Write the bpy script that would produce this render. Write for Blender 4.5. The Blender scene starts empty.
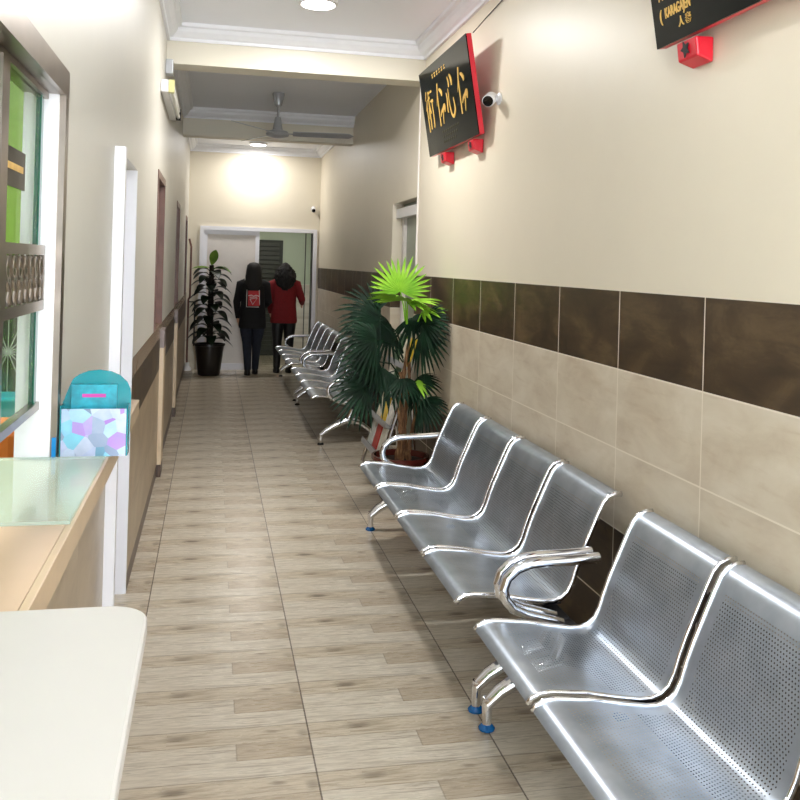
import bpy, bmesh, math, random
from mathutils import Vector, Matrix, noise
random.seed(7)
S = bpy.context.scene
COL = S.collection
PI = math.pi

# ------------------------------------------------------------------ camera
H = 1.572
psi, rho = 0.207, 0.0283
F0 = Vector((math.sin(psi), math.cos(psi), 0)); R0 = Vector((math.cos(psi), -math.sin(psi), 0)); U0 = Vector((0, 0, 1))
Rv = math.cos(rho)*R0 + math.sin(rho)*U0
Uv = -math.sin(rho)*R0 + math.cos(rho)*U0
cd = bpy.data.cameras.new('camera'); cam = bpy.data.objects.new('camera', cd); COL.objects.link(cam)
m3 = Matrix((Rv, Uv, -F0)).transposed()
cam.matrix_world = Matrix.Translation((0, 0, H)) @ m3.to_4x4()
cd.sensor_width = 36; cd.lens = 892.44/800*36; cd.shift_x = 0; cd.shift_y = -(400-265.13)/800
cd.clip_start = 0.02; cd.clip_end = 100
S.camera = cam

# ------------------------------------------------------------------ world, exposure, lights
W = bpy.data.worlds.new('World'); S.world = W; W.use_nodes = True
bg = W.node_tree.nodes['Background']; bg.inputs[0].default_value = (0.90, 0.955, 1.0, 1); bg.inputs[1].default_value = 7.0
S.view_settings.view_transform = 'Standard'; S.view_settings.look = 'None'
S.view_settings.exposure = 0.45; S.view_settings.gamma = 1.0; S.view_settings.use_curve_mapping = False
LAMP = {0: 4, 1: 30, 2: 14}      # watts of the ceiling lights
ROOM_W = 60                             # reception room lamp
BACK_W = 3

def area_light(name, loc, size, power, color=(1, .97, .94), rot=(0, 0, 0), shape='DISK', parent=None):
    l = bpy.data.lights.new(name, 'AREA'); l.shape = shape; l.size = size; l.energy = power; l.color = color
    o = bpy.data.objects.new(name, l); COL.objects.link(o); o.location = loc; o.rotation_euler = rot
    if parent: o.parent = parent
    return o

# ------------------------------------------------------------------ material helpers
def lin(c):
    return tuple(((x/255)/12.92 if x/255 <= .04045 else ((x/255+.055)/1.055)**2.4) for x in c)
class N:
    def __init__(s, name, rough=.5, metal=0., base=(.5, .5, .5), **kw):
        s.m = bpy.data.materials.new(name); s.m.use_nodes = True; s.t = s.m.node_tree
        s.b = s.t.nodes['Principled BSDF']
        s.b.inputs['Roughness'].default_value = rough; s.b.inputs['Metallic'].default_value = metal
        s.b.inputs['Base Color'].default_value = (*base, 1)
        for k, v in kw.items(): s.b.inputs[k.replace('_', ' ')].default_value = v
    def set(s, sock, v):
        if isinstance(v, bpy.types.NodeSocket): s.t.links.new(v, sock)
        else:
            if hasattr(sock.default_value, '__len__') and not hasattr(v, '__len__'): v = [v]*len(sock.default_value)
            if hasattr(sock.default_value, '__len__') and len(sock.default_value) == 4 and len(v) == 3: v = (*v, 1)
            sock.default_value = v
    def f(s, op, *a):
        n = s.t.nodes.new('ShaderNodeMath'); n.operation = op
        for i, v in enumerate(a): s.set(n.inputs[i], v)
        return n.outputs[0]
    def pos(s, kind='Object'):
        n = s.t.nodes.new('ShaderNodeTexCoord'); return n.outputs[kind]
    def sep(s, v):
        n = s.t.nodes.new('ShaderNodeSeparateXYZ'); s.set(n.inputs[0], v); return n.outputs
    def comb(s, x, y, z):
        n = s.t.nodes.new('ShaderNodeCombineXYZ')
        for i, v in enumerate((x, y, z)): s.set(n.inputs[i], v)
        return n.outputs[0]
    def noise(s, vec, scale=5, detail=4, rough=.55, dist=0, color=False):
        n = s.t.nodes.new('ShaderNodeTexNoise'); s.set(n.inputs['Vector'], vec)
        n.inputs['Scale'].default_value = scale; n.inputs['Detail'].default_value = detail
        n.inputs['Roughness'].default_value = rough; n.inputs['Distortion'].default_value = dist
        return n.outputs['Color' if color else 'Fac']
    def white(s, vec):
        n = s.t.nodes.new('ShaderNodeTexWhiteNoise'); n.noise_dimensions = '3D'; s.set(n.inputs['Vector'], vec); return n.outputs['Value']
    def mix(s, fac, a, b, kind='MIX'):
        n = s.t.nodes.new('ShaderNodeMix'); n.data_type = 'RGBA'; n.blend_type = kind
        s.set(n.inputs[0], fac); s.set(n.inputs[6], a); s.set(n.inputs[7], b); return n.outputs[2]
    def ramp(s, fac, stops):
        n = s.t.nodes.new('ShaderNodeValToRGB'); s.set(n.inputs[0], fac); e = n.color_ramp.elements
        while len(e) < len(stops): e.new(.5)
        for el, (p, c) in zip(e, stops): el.position = p; el.color = (*c, 1) if len(c) == 3 else c
        return n.outputs[0]
    def smooth(s, v, a, b):
        n = s.t.nodes.new('ShaderNodeMapRange'); n.interpolation_type = 'SMOOTHSTEP'
        s.set(n.inputs[0], v); n.inputs[1].default_value = a; n.inputs[2].default_value = b; return n.outputs[0]
    def col(s, v): s.set(s.b.inputs['Base Color'], v)
    def bump(s, h, strength=.2, dist=.01):
        n = s.t.nodes.new('ShaderNodeBump'); n.inputs['Strength'].default_value = strength; n.inputs['Distance'].default_value = dist
        s.set(n.inputs['Height'], h); s.t.links.new(n.outputs[0], s.b.inputs['Normal'])

def simple(name, rgb, rough=.5, metal=0., var=.06, scale=12, **kw):
    n = N(name, rough, metal, lin(rgb), **kw)
    c = lin(rgb); k = n.noise(n.pos(), scale, 3)
    n.col(n.ramp(k, [(.3, tuple(x*(1-var) for x in c)), (.7, tuple(min(1, x*(1+var)) for x in c))]))
    return n.m

def paint(name, rgb, stain=0.04, scale=1.6):
    n = N(name, .42); c = lin(rgb); p = n.pos()
    k = n.noise(p, scale, 5, .6)
    n.col(n.ramp(k, [(.3, tuple(x*(1-stain) for x in c)), (.7, c)]))
    n.bump(n.noise(p, 60, 3), .05, .003); return n.m

def floor_mat():
    n = N('wood_look_floor_tile', .3); p = n.sep(n.pos())
    U = n.f('DIVIDE', n.f('SUBTRACT', p[0], .358), .6); V = n.f('DIVIDE', n.f('SUBTRACT', p[1], 2.738), .3)
    u = n.f('FRACT', U); v = n.f('FRACT', V); iu = n.f('FLOOR', U); iv = n.f('FLOOR', V)
    tid = n.white(n.comb(iu, iv, 3.3))
    r = n.f('FLOOR', n.f('MULTIPLY', v, 3))
    isA = n.f('GREATER_THAN', v, .667); isB = n.f('MULTIPLY', n.f('GREATER_THAN', v, .333), n.f('LESS_THAN', v, .667))
    split = n.f('ADD', n.f('ADD', n.f('MULTIPLY', isA, n.f('GREATER_THAN', u, .23)), n.f('MULTIPLY', isB, n.f('GREATER_THAN', u, .6))), n.f('MULTIPLY', r, 7))
    # grain: the same print on every tile, stretched along the tile
    vec = n.comb(n.f('ADD', n.f('MULTIPLY', u, 1.5), n.f('MULTIPLY', split, 3.7)), n.f('MULTIPLY', v, 7.5), n.f('MULTIPLY', tid, .12))
    g1 = n.noise(vec, 2.2, 6, .62, .6)
    vec2 = n.comb(n.f('ADD', n.f('MULTIPLY', u, 3.0), n.f('MULTIPLY', split, 1.3)), n.f('MULTIPLY', v, 22), n.f('MULTIPLY', tid, .1))
    g2 = n.noise(vec2, 2.5, 5, .6, .3)
    pale = n.ramp(g1, [(.28, lin((164, 153, 136))), (.5, lin((206, 196, 178))), (.72, lin((220, 213, 198)))])
    tan = n.ramp(g1, [(.28, lin((154, 139, 118))), (.5, lin((196, 183, 161))), (.72, lin((212, 201, 182)))])
    dark = n.ramp(g1, [(.28, lin((144, 129, 110))), (.5, lin((182, 167, 145))), (.72, lin((200, 187, 166)))])
    darkf = n.f('MULTIPLY', isB, n.f('GREATER_THAN', u, .6))
    c = n.mix(isA, pale, tan); c = n.mix(darkf, c, dark)
    c = n.mix(n.f('MULTIPLY', n.smooth(g2, .5, .72), .38), c, lin((120, 104, 84)))
    # knots
    def blob(cu, cv, ru, rv, k):
        du = n.f('DIVIDE', n.f('SUBTRACT', u, cu), ru); dv = n.f('DIVIDE', n.f('SUBTRACT', v, cv), rv)
        d = n.f('SQRT', n.f('ADD', n.f('MULTIPLY', du, du), n.f('MULTIPLY', dv, dv)))
        d = n.f('ADD', d, n.f('MULTIPLY', n.f('SUBTRACT', g2, .5), 1.6))
        return n.f('MULTIPLY', n.smooth(d, 1.0, .2), k)
    kn = n.f('MAXIMUM', n.f('MAXIMUM', blob(.29, .86, .11, .085, .8), blob(.80, .88, .06, .05, .6)), n.f('MAXIMUM', blob(.55, .04, .35, .03, .35), blob(.97, .80, .05, .12, .5)))
    kn = n.f('MULTIPLY', kn, n.f('ADD', .7, n.f('MULTIPLY', tid, .5)))
    c = n.mix(kn, c, lin((98, 82, 66)))
    # plank seams inside the print, then the real joints
    c = n.mix(n.f('MULTIPLY', n.smooth(n.noise(vec, 1.1, 5, .7, 1.2), .5, .68), .45), c, lin((132, 116, 96)))
    fr = n.f('FRACT', n.f('MULTIPLY', v, 3))
    seam = n.f('MAXIMUM', n.f('LESS_THAN', fr, .035), n.f('MULTIPLY', isB, n.f('LESS_THAN', n.f('ABSOLUTE', n.f('SUBTRACT', u, .6)), .004)))
    c = n.mix(n.f('MULTIPLY', seam, .35), c, lin((110, 98, 82)))
    ju = n.f('LESS_THAN', n.f('MINIMUM', u, n.f('SUBTRACT', 1, u)), .0045)
    jv = n.f('LESS_THAN', n.f('MINIMUM', v, n.f('SUBTRACT', 1, v)), .006)
    c = n.mix(n.f('MULTIPLY', jv, .5), c, lin((120, 112, 98)))
    c = n.mix(n.f('MULTIPLY', ju, .8), c, lin((70, 56, 44)))
    n.col(c); n.set(n.b.inputs['Roughness'], n.ramp(g1, [(.3, (.34,)*3), (.7, (.24,)*3)]))
    n.bump(n.f('SUBTRACT', 1, n.f('MAXIMUM', ju, jv)), .25, .002)
    return n.m

def wall_tile_mat(name, y0, z0, dark, tile=(.6, .3), grout=(232, 222, 205), gw=.0028, cols=((190, 174, 152), (210, 198, 177), (222, 212, 194))):
    n = N(name, .4 if dark else .3); p = n.sep(n.pos())
    U = n.f('DIVIDE', n.f('SUBTRACT', p[1], y0), tile[0]); V = n.f('DIVIDE', n.f('SUBTRACT', z0, p[2]), tile[1])
    u = n.f('FRACT', U); v = n.f('FRACT', V)
    tid = n.white(n.comb(n.f('FLOOR', U), n.f('FLOOR', V), 1.7))
    vec = n.comb(n.f('ADD', n.f('MULTIPLY', p[1], 1.0), n.f('MULTIPLY', tid, 30)), n.f('MULTIPLY', p[2], 1.9), 0)
    k = n.noise(vec, 3.2, 6, .6, .5); k2 = n.noise(n.comb(p[1], n.f('MULTIPLY', p[2], 6), tid), 5, 5, .6, .4)
    if dark:
        c = n.ramp(k, [(.25, lin((38, 28, 18))), (.5, lin((70, 54, 36))), (.75, lin((112, 92, 64)))])
        c = n.mix(n.f('MULTIPLY', n.smooth(k2, .45, .75), .5), c, lin((44, 32, 22)))
    else:
        c = n.ramp(k, [(.25, lin(cols[0])), (.5, lin(cols[1])), (.75, lin(cols[2]))])
        c = n.mix(n.f('MULTIPLY', n.smooth(k2, .5, .8), .35), c, lin((176, 150, 118)))
    ju = n.f('LESS_THAN', n.f('MINIMUM', u, n.f('SUBTRACT', 1, u)), gw/tile[0])
    jv = n.f('LESS_THAN', n.f('MINIMUM', v, n.f('SUBTRACT', 1, v)), gw/tile[1])
    j = n.f('MAXIMUM', ju, jv)
    n.col(n.mix(j, c, lin(grout))); n.bump(n.f('SUBTRACT', 1, j), .3, .002)
    return n.m

def perf_metal():
    n = N('perforated_silver_steel', .33, .85, lin((176, 182, 188)))
    uv = n.sep(n.pos('UV'))            # metres: x across the seat, y along the profile
    pu, pv = .0115, .0105
    row = n.f('DIVIDE', uv[1], pv); rf = n.f('SUBTRACT', n.f('FRACT', row), .5)
    odd = n.f('MULTIPLY', n.f('MODULO', n.f('FLOOR', row), 2), .5)
    cf = n.f('SUBTRACT', n.f('FRACT', n.f('ADD', n.f('DIVIDE', uv[0], pu), odd)), .5)
    d = n.f('SQRT', n.f('ADD', n.f('POWER', n.f('MULTIPLY', cf, pu), 2), n.f('POWER', n.f('MULTIPLY', rf, pv), 2)))
    hole = n.f('LESS_THAN', d, .0022)
    w = .492
    inu = n.f('MULTIPLY', n.f('GREATER_THAN', uv[0], .045), n.f('LESS_THAN', uv[0], w-.045))
    inv = n.f('MULTIPLY', n.f('GREATER_THAN', uv[1], .085), n.f('LESS_THAN', uv[1], .745))
    hole = n.f('MULTIPLY', hole, n.f('MULTIPLY', inu, inv))
    k = n.noise(n.pos(), 9, 3)
    n.col(n.ramp(k, [(.3, lin((160, 170, 182))), (.7, lin((182, 191, 202)))]))
    n.set(n.b.inputs['Alpha'], n.f('SUBTRACT', 1, hole))
    return n.m

M = {}
M['floor'] = floor_mat()
M['paint'] = paint('cream_wall_paint', (230, 221, 201))
M['paint_left'] = paint('pale_wall_paint', (214, 211, 201))
M['ceil'] = paint('white_ceiling_paint', (240, 243, 252), .02)
M['cornice'] = simple('white_plaster', (244, 246, 252), .5, var=.015)
M['beam'] = paint('cream_beam_paint', (228, 222, 206))
M['tile_r'] = wall_tile_mat('beige_wall_tile', 2.549, 1.5, False)
M['tile_rd'] = wall_tile_mat('dark_brown_wall_tile', 2.549, 1.5, True)
M['tile_l'] = wall_tile_mat('beige_wall_tile_left', 2.10, .78, False, (.6, .4), (150, 132, 106), .0015, ((150, 130, 102), (172, 152, 124), (188, 170, 142)))
M['tile_ld'] = wall_tile_mat('dark_wall_tile_left', 2.10, 1.005, True, (.6, .3), (90, 76, 60), .001)
M['cap'] = simple('brown_border_tile', (150, 128, 104), .25, var=.2, scale=6)
M['skirt'] = simple('dark_brown_skirting', (86, 66, 54), .35, var=.15)
M['white'] = simple('white_gloss_paint', (236, 236, 242), .3, var=.01)
M['offwhite'] = simple('off_white_panel', (228, 222, 216), .4, var=.02)
M['table'] = simple('white_laminate', (190, 186, 181), .3, var=.01)
M['counterwood'] = simple('pale_beige_laminate', (200, 172, 145), .35, var=.05, scale=4)
M['steel'] = simple('brushed_stainless_steel', (150, 140, 131), .32, 1.0, var=.08)
M['chrome'] = simple('polished_chrome', (225, 226, 230), .09, 1.0, var=.02)
M['perf'] = perf_metal()
M['beam_metal'] = simple('black_painted_steel', (40, 40, 44), .4, .5)
M['bluefilm'] = simple('blue_protective_film', (20, 90, 150), .25, var=.15)
M['rubber'] = simple('black_rubber', (24, 24, 26), .6)
M['black'] = simple('black_lacquer', (6, 12, 11), .14, var=.1, Specular_IOR_Level=.12)
M['red'] = simple('red_lacquer', (214, 30, 50), .3, var=.05)
M['gold'] = simple('gold_leaf', (226, 184, 96), .35, .35, var=.12, scale=40)
M['wood'] = simple('reddish_brown_wood', (112, 78, 68), .4, var=.2, scale=9)
M['darkwood'] = simple('dark_brown_door', (44, 34, 30), .4, var=.2)
M['plastic'] = simple('white_plastic', (232, 232, 234), .35, var=.01)
M['grey'] = simple('grey_metal', (176, 178, 182), .35, .3)
M['lens'] = simple('black_glass_lens', (12, 12, 16), .05)
M['green_wall'] = paint('green_room_paint', (128, 166, 58))
M['room_wall'] = paint('pale_green_paint', (196, 204, 176))
M['teal_solid'] = simple('teal_plastic', (20, 140, 150), .3)
M['orange'] = simple('orange_fabric', (214, 120, 50), .6)
M['soil'] = simple('potting_soil', (40, 26, 18), .9, var=.4, scale=40)
M['potred'] = simple('dark_red_glazed_pot', (92, 34, 28), .2, var=.15)
M['potblack'] = simple('black_plastic_pot', (26, 22, 20), .35)
M['hair'] = simple('black_hair', (9, 7, 7), .7, var=.4, scale=60)
M['skin'] = simple('skin', (196, 150, 122), .5)
M['hoodie'] = simple('black_cotton', (13, 14, 18), .9)
M['jeans'] = simple('dark_blue_denim', (22, 30, 46), .8, var=.25, scale=40)
M['redknit'] = simple('dark_red_knit', (122, 12, 22), .8, var=.15, scale=50)
M['shoe'] = simple('black_shoe_leather', (18, 18, 20), .5)
M['printred'] = simple('red_print', (190, 36, 44), .6)
M['printwhite'] = simple('white_print', (220, 214, 210), .6)
M['paper'] = simple('white_paper', (232, 228, 218), .6, var=.03)
def emit(name, col, st):
    n = N(name, .5, 0, col); n.b.inputs['Emission Color'].default_value = (*col, 1); n.b.inputs['Emission Strength'].default_value = st; return n.m
M['lamp'] = emit('lit_diffuser', (1, .97, .97), 9)
M['tube'] = simple('unlit_fluorescent_tube', (240, 240, 232), .3, var=.02)
def glass(name, tint, rough=.02, alpha=.25):
    n = N(name, rough, 0, tint); n.b.inputs['Alpha'].default_value = alpha; n.b.inputs['Specular IOR Level'].default_value = .8; return n.m
M['glass'] = glass('green_tinted_glass', lin((120, 170, 80)), .03, .13)
M['glassedge'] = simple('dark_green_glass_edge', (24, 96, 78), .1)
M['clearglass'] = glass('clear_glass_sheet', lin((206, 232, 220)), .04, .35)
M['teal'] = glass('teal_acrylic', lin((0, 150, 165)), .08, .75)
def bark():
    n = N('fibrous_palm_bark', .85); p = n.sep(n.pos())
    k = n.noise(n.comb(n.f('MULTIPLY', p[0], 6), n.f('MULTIPLY', p[1], 6), p[2]), 12, 5, .7)
    n.col(n.ramp(k, [(.3, lin((60, 38, 24))), (.5, lin((120, 82, 52))), (.72, lin((176, 136, 92)))])); n.bump(k, .6, .01); return n.m
M['bark'] = bark()
def leafm(name, a, b, rough=.35):
    n = N(name, rough); k = n.noise(n.pos(), 9, 4)
    n.col(n.ramp(k, [(.3, lin(a)), (.7, lin(b))])); n.b.inputs['Specular IOR Level'].default_value = .22; return n.m
M['leaf_dark'] = leafm('dark_green_palm_leaf', (5, 24, 14), (14, 50, 28), .6)
M['leaf_bright'] = leafm('lime_green_palm_leaf', (108, 172, 34), (158, 206, 62), .45)
M['leaf_rubber'] = leafm('dark_glossy_leaf', (9, 20, 11), (20, 38, 18), .4)
M['leaf_rubber_b'] = leafm('young_green_leaf', (92, 130, 40), (124, 160, 56), .3)
def magmat():
    n = N('printed_covers', .4); uv = n.sep(n.pos('UV'))
    k = n.white(n.comb(n.f('FLOOR', n.f('MULTIPLY', uv[0], 4)), n.f('FLOOR', n.f('MULTIPLY', uv[1], 5)), 5))
    n.col(n.ramp(k, [(0, lin((220, 214, 196))), (.3, lin((226, 190, 40))), (.5, lin((40, 44, 40))), (.7, lin((200, 200, 190))), (.9, lin((70, 120, 70)))])); return n.m
M['mag'] = magmat()
def pocketmat():
    n = N('holographic_leaflet_print', .15); p = n.pos('UV')
    v = n.t.nodes.new('ShaderNodeTexVoronoi'); v.inputs['Scale'].default_value = 3.9; n.set(v.inputs['Vector'], p)
    s = n.sep(v.outputs['Color'])
    c = n.ramp(s[0], [(0, lin((110, 210, 238))), (.25, lin((222, 226, 244))), (.45, lin((120, 132, 160))), (.55, lin((90, 215, 230))), (.75, lin((206, 206, 236))), (.96, lin((186, 110, 214)))])
    c = n.mix(n.f('MULTIPLY', n.noise(p, 4, 3), .7), c, lin((120, 150, 185)))
    n.col(c); return n.m
M['pocket'] = pocketmat()

# ------------------------------------------------------------------ mesh helpers
def link(name, me, mats, parent=None, smooth=False):
    o = bpy.data.objects.new(name, me); COL.objects.link(o)
    for m in (mats if isinstance(mats, (list, tuple)) else [mats]): me.materials.append(m)
    if parent: o.parent = parent
    if smooth:
        for p in me.polygons: p.use_smooth = True
    return o
class MB:
    def __init__(s): s.v = []; s.f = []; s.mi = []; s.uv = {}
    def box(s, x0, x1, y0, y1, z0, z1, mi=0):
        b = len(s.v); s.v += [(x, y, z) for z in (z0, z1) for y in (y0, y1) for x in (x0, x1)]
        s.f += [tuple(b+i for i in q) for q in ((0, 2, 3, 1), (4, 5, 7, 6), (0, 1, 5, 4), (2, 6, 7, 3), (0, 4, 6, 2), (1, 3, 7, 5))]; s.mi += [mi]*6; return s
    def prism(s, pts, off, mi=0):
        """closed 3-D polygon pts extruded by vector off"""
        b = len(s.v); n = len(pts); off = Vector(off)
        s.v += [tuple(p) for p in pts] + [tuple(Vector(p)+off) for p in pts]
        s.f += [tuple(b+i for i in range(n))[::-1], tuple(b+n+i for i in range(n))]
        s.f += [(b+i, b+(i+1) % n, b+n+(i+1) % n, b+n+i) for i in range(n)]; s.mi += [mi]*(n+2); return s
    def tube(s, pts, r, seg=8, mi=0, up=None, flat=1.0, cap=True):
        P = [Vector(p) for p in pts]; n = len(P); R = r if isinstance(r, (list, tuple)) else [r]*n
        b = len(s.v); prev = None
        for i in range(n):
            t = (P[min(i+1, n-1)]-P[max(i-1, 0)]).normalized()
            if prev is None:
                a = Vector(up) if up else (Vector((0, 0, 1)) if abs(t.z) < .9 else Vector((1, 0, 0)))
            else: a = prev
            a = (a - t*a.dot(t)).normalized(); c = t.cross(a); prev = a
            for k in range(seg):
                w = 2*PI*k/seg; s.v.append(tuple(P[i] + (a*math.cos(w)*flat + c*math.sin(w))*R[i]))
        for i in range(n-1):
            for k in range(seg):
                s.f.append((b+i*seg+k, b+i*seg+(k+1) % seg, b+(i+1)*seg+(k+1) % seg, b+(i+1)*seg+k)); s.mi.append(mi)
        if cap:
            s.f += [tuple(b+k for k in range(seg))[::-1], tuple(b+(n-1)*seg+k for k in range(seg))]; s.mi += [mi, mi]
        return s
    def lathe(s, prof, c=(0, 0, 0), seg=24, mi=0, M3=None):
        b = len(s.v); n = len(prof)
        for (r, z) in prof:
            for k in range(seg):
                w = 2*PI*k/seg; p = Vector((r*math.cos(w), r*math.sin(w), z))
                if M3: p = M3 @ p
                s.v.append(tuple(p+Vector(c)))
        for i in range(n-1):
            for k in range(seg):
                s.f.append((b+i*seg+k, b+i*seg+(k+1) % seg, b+(i+1)*seg+(k+1) % seg, b+(i+1)*seg+k)); s.mi.append(mi)
        s.f += [tuple(b+k for k in range(seg))[::-1], tuple(b+(n-1)*seg+k for k in range(seg))]; s.mi += [mi, mi]
        return s
    def loft(s, rings, seg=16, mi=0, wob=0):
        """rings: (cx, cy, cz, rx, ry)"""
        b = len(s.v)
        for (cx, cy, cz, rx, ry) in rings:
            for k in range(seg):
                w = 2*PI*k/seg; q = 1+wob*noise.noise(Vector((math.cos(w)*2.2, math.sin(w)*2.2, cz*9)))
                s.v.append((cx+rx*q*math.cos(w), cy+ry*q*math.sin(w), cz))
        n = len(rings)
        for i in range(n-1):
            for k in range(seg):
                s.f.append((b+i*seg+k, b+i*seg+(k+1) % seg, b+(i+1)*seg+(k+1) % seg, b+(i+1)*seg+k)); s.mi.append(mi)
        s.f += [tuple(b+k for k in range(seg))[::-1], tuple(b+(n-1)*seg+k for k in range(seg))]; s.mi += [mi, mi]
        return s
    def build(s, name, mats, parent=None, smooth=False, bevel=0, fixn=True):
        me = bpy.data.meshes.new(name); me.from_pydata(s.v, [], s.f)
        for p, m in zip(me.polygons, s.mi): p.material_index = m
        if fixn or bevel:
            bm = bmesh.new(); bm.from_mesh(me)
            if fixn: bmesh.ops.recalc_face_normals(bm, faces=bm.faces)
            if bevel: bmesh.ops.bevel(bm, geom=[e for e in bm.edges if len(e.link_faces) == 2 and e.calc_face_angle() > .6], offset=bevel, segments=2, affect='EDGES', profile=.5)
            bm.to_mesh(me); bm.free()
        o = link(name, me, mats, parent)
        if smooth:
            for p in me.polygons: p.use_smooth = True
            try: me.set_sharp_from_angle(angle=math.radians(42))
            except Exception: pass
        return o
def thing(name, label, cat, loc=(0, 0, 0), rz=0, group=None):
    o = bpy.data.objects.new(name, None); COL.objects.link(o); o.location = loc; o.rotation_euler = (0, 0, rz); o.empty_display_size = .1
    o['label'] = label; o['category'] = cat
    if group: o['group'] = group
    return o
def tag(o, label, cat, group=None):
    o['label'] = label; o['category'] = cat
    if group: o['group'] = group
    return o
def struct(o): o['kind'] = 'structure'; return o
def copy_tree(o, parent=None):
    c = o.copy(); COL.objects.link(c)
    if parent: c.parent = parent
    for ch in list(o.children): copy_tree(ch, c)
    return c
def rel(o, p):
    """child mesh written in world coordinates under a parent standing at p"""
    o.matrix_parent_inverse = Matrix.Identity(4)
    o.data.transform(Matrix.Translation(-Vector(p))); return o

# ------------------------------------------------------------------ the room
XL, XR, ZC, YB, YF = -.355, 1.519, 3.22, -1.3, 13.05
struct(MB().box(-.6, 1.75, YB, 15.2, -.1, 0).build('floor', M['floor']))
struct(MB().box(XL-.12, XR+.15, YB, YF+.12, ZC, ZC+.1).build('ceiling', M['ceil']))

def wall_grid(name, x0, x1, ycuts, zcuts, holes, matfn, mats):
    mb = MB()
    for i in range(len(ycuts)-1):
        for k in range(len(zcuts)-1):
            yc, zc = (ycuts[i]+ycuts[i+1])/2, (zcuts[k]+zcuts[k+1])/2
            if any(a < yc < b and c < zc < d for a, b, c, d in holes): continue
            mb.box(x0, x1, ycuts[i], ycuts[i+1], zcuts[k], zcuts[k+1], matfn(yc, zc))
    o = mb.build(name, mats, fixn=False); return struct(o)
WIN = (.55, 2.21, 1.05, 1.97); DL = (3.40, 4.36, 0, 1.98)
NA = (5.87, 6.72, 1.10, 2.14); NB = (8.95, 9.75, 1.10, 2.14); NC = (11.9, 12.6, 1.10, 2.14)
def lm(y, z):
    if z > 1.10 or (z > 1.05 and y < 3.4): return 0
    if z < .09: return 1
    if z < .775 or y < 3.4: return 2
    if z < 1.005: return 3
    return 4
wall_grid('wall_left', XL-.08, XL, [YB, .55, 2.21, 3.40, 4.36, 5.87, 6.72, 8.95, 9.75, 11.9, 12.6, YF], [0, .09, .775, 1.005, 1.05, 1.10, 1.97, 1.98, 2.14, ZC],
          [WIN, DL, NA, NB, NC], lm, [M['paint_left'], M['skirt'], M['tile_l'], M['tile_ld'], M['cap']])
RD = (6.67, 7.60, 0, 2.10)
def rm(y, z): return 0 if z > 1.5 else (2 if z > 1.2 or z < .6 else 1)
wall_grid('wall_right', XR, XR+.15, [YB, 6.67, 7.60, YF], [0, .6, 1.2, 1.5, 2.10, ZC], [RD], rm, [M['paint'], M['tile_r'], M['tile_rd']])
# end wall with the wide sliding-door opening
FD = (-.13, 1.43, 2.0)
mb = MB(); mb.box(XL-.12, FD[0], YF, YF+.12, 0, ZC); mb.box(FD[1], XR+.15, YF, YF+.12, 0, ZC); mb.box(FD[0], FD[1], YF, YF+.12, FD[2], ZC)
struct(mb.build('wall_far', M['paint'], fixn=False))

# beams and cornices
def trim(n, mb, mat): return struct(mb.build('trim_%d' % n, mat, fixn=True))
trim(1, MB().box(XL, XR, 6.5, 6.72, 2.95, ZC), M['beam'])
trim(2, MB().box(XL, XR, 10.0, 10.2, 2.925, ZC), M['beam'])
CP = [(0, 0), (0, -.11), (.018, -.11), (.022, -.09), (.045, -.082), (.07, -.055), (.078, -.03), (.10, -.024), (.105, 0)]   # out from wall, down from ceiling
def cornice(mb, axis, a, b, base, sgn):
    pts = []
    for (o, d) in CP:
        pts.append((base+sgn*o, a, ZC+d) if axis == 'y' else (a, base+sgn*o, ZC+d))
    mb.prism(pts, (0, b-a, 0) if axis == 'y' else (b-a, 0, 0)); return mb
mb = MB(); cornice(mb, 'y', YB, 6.5, XL, 1); cornice(mb, 'y', YB, 6.5, XR, -1); cornice(mb, 'x', XL, XR, 6.5, -1); trim(3, mb, M['cornice'])
mb = MB(); cornice(mb, 'y', 6.72, 10.0, XL, 1); cornice(mb, 'x', XL, XR, 10.0, -1); trim(4, mb, M['cornice'])
mb = MB(); cornice(mb, 'y', 10.2, YF, XL, 1); cornice(mb, 'y', 10.2, YF, XR, -1); cornice(mb, 'x', XL, XR, YF, -1); trim(5, mb, M['cornice'])

# reception window in the left wall
mb = MB(); fx0, fx1 = XL-.002, XL+.012

w = MB()
w.box(fx0, fx1, .50, 2.235, 1.945, 2.005); w.box(fx0, fx1, 2.19, 2.235, 1.105, 1.945); w.box(fx0, fx1, .50, .55, 1.105, 1.945)
w.box(XL-.08, XL, .55, 2.2095, 1.945, 1.968)
win = w.build('window_1', M['steel']); struct(win)
wp = MB().box(-.434, -.357, 2.182, 2.2085, 1.105, 1.945).build('window_jamb', M['white'], win)
# sliding glass screen with its ornate band
sc = thing('sliding_glass_screen', 'green-tinted glass screen with ornate steel band in the reception window', 'glass screen', (-.41, 1.5, 1.225))
p0 = (-.41, 1.5, 1.225)
rel(MB().box(-.394, -.386, .56, 2.125, 1.235, 1.93).build('glass_pane', M['glass'], sc), p0)
rel(MB().box(-.396, -.384, 2.125, 2.15, 1.235, 1.935).build('glass_edge', M['glassedge'], sc), p0)
rel(MB().box(-.400, -.380, .56, 2.172, 1.218, 1.236).build('bottom_rail', M['steel'], sc), p0)
rel(MB().box(-.402, -.378, .56, 2.172, 1.93, 1.944).build('top_rail', M['steel'], sc), p0)
rel(MB().box(-.404, -.374, 1.70, 1.758, 1.236, 1.93).build('upright_post', M['steel'], sc), p0)
mb = MB(); mb.box(-.384, -.374, 1.758, 2.16, 1.572, 1.594); mb.box(-.384, -.374, 1.758, 2.16, 1.448, 1.470)
mb.box(-.384, -.374, 1.758, 1.77, 1.47, 1.572); mb.box(-.384, -.374, 2.148, 2.16, 1.47, 1.572)
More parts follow.
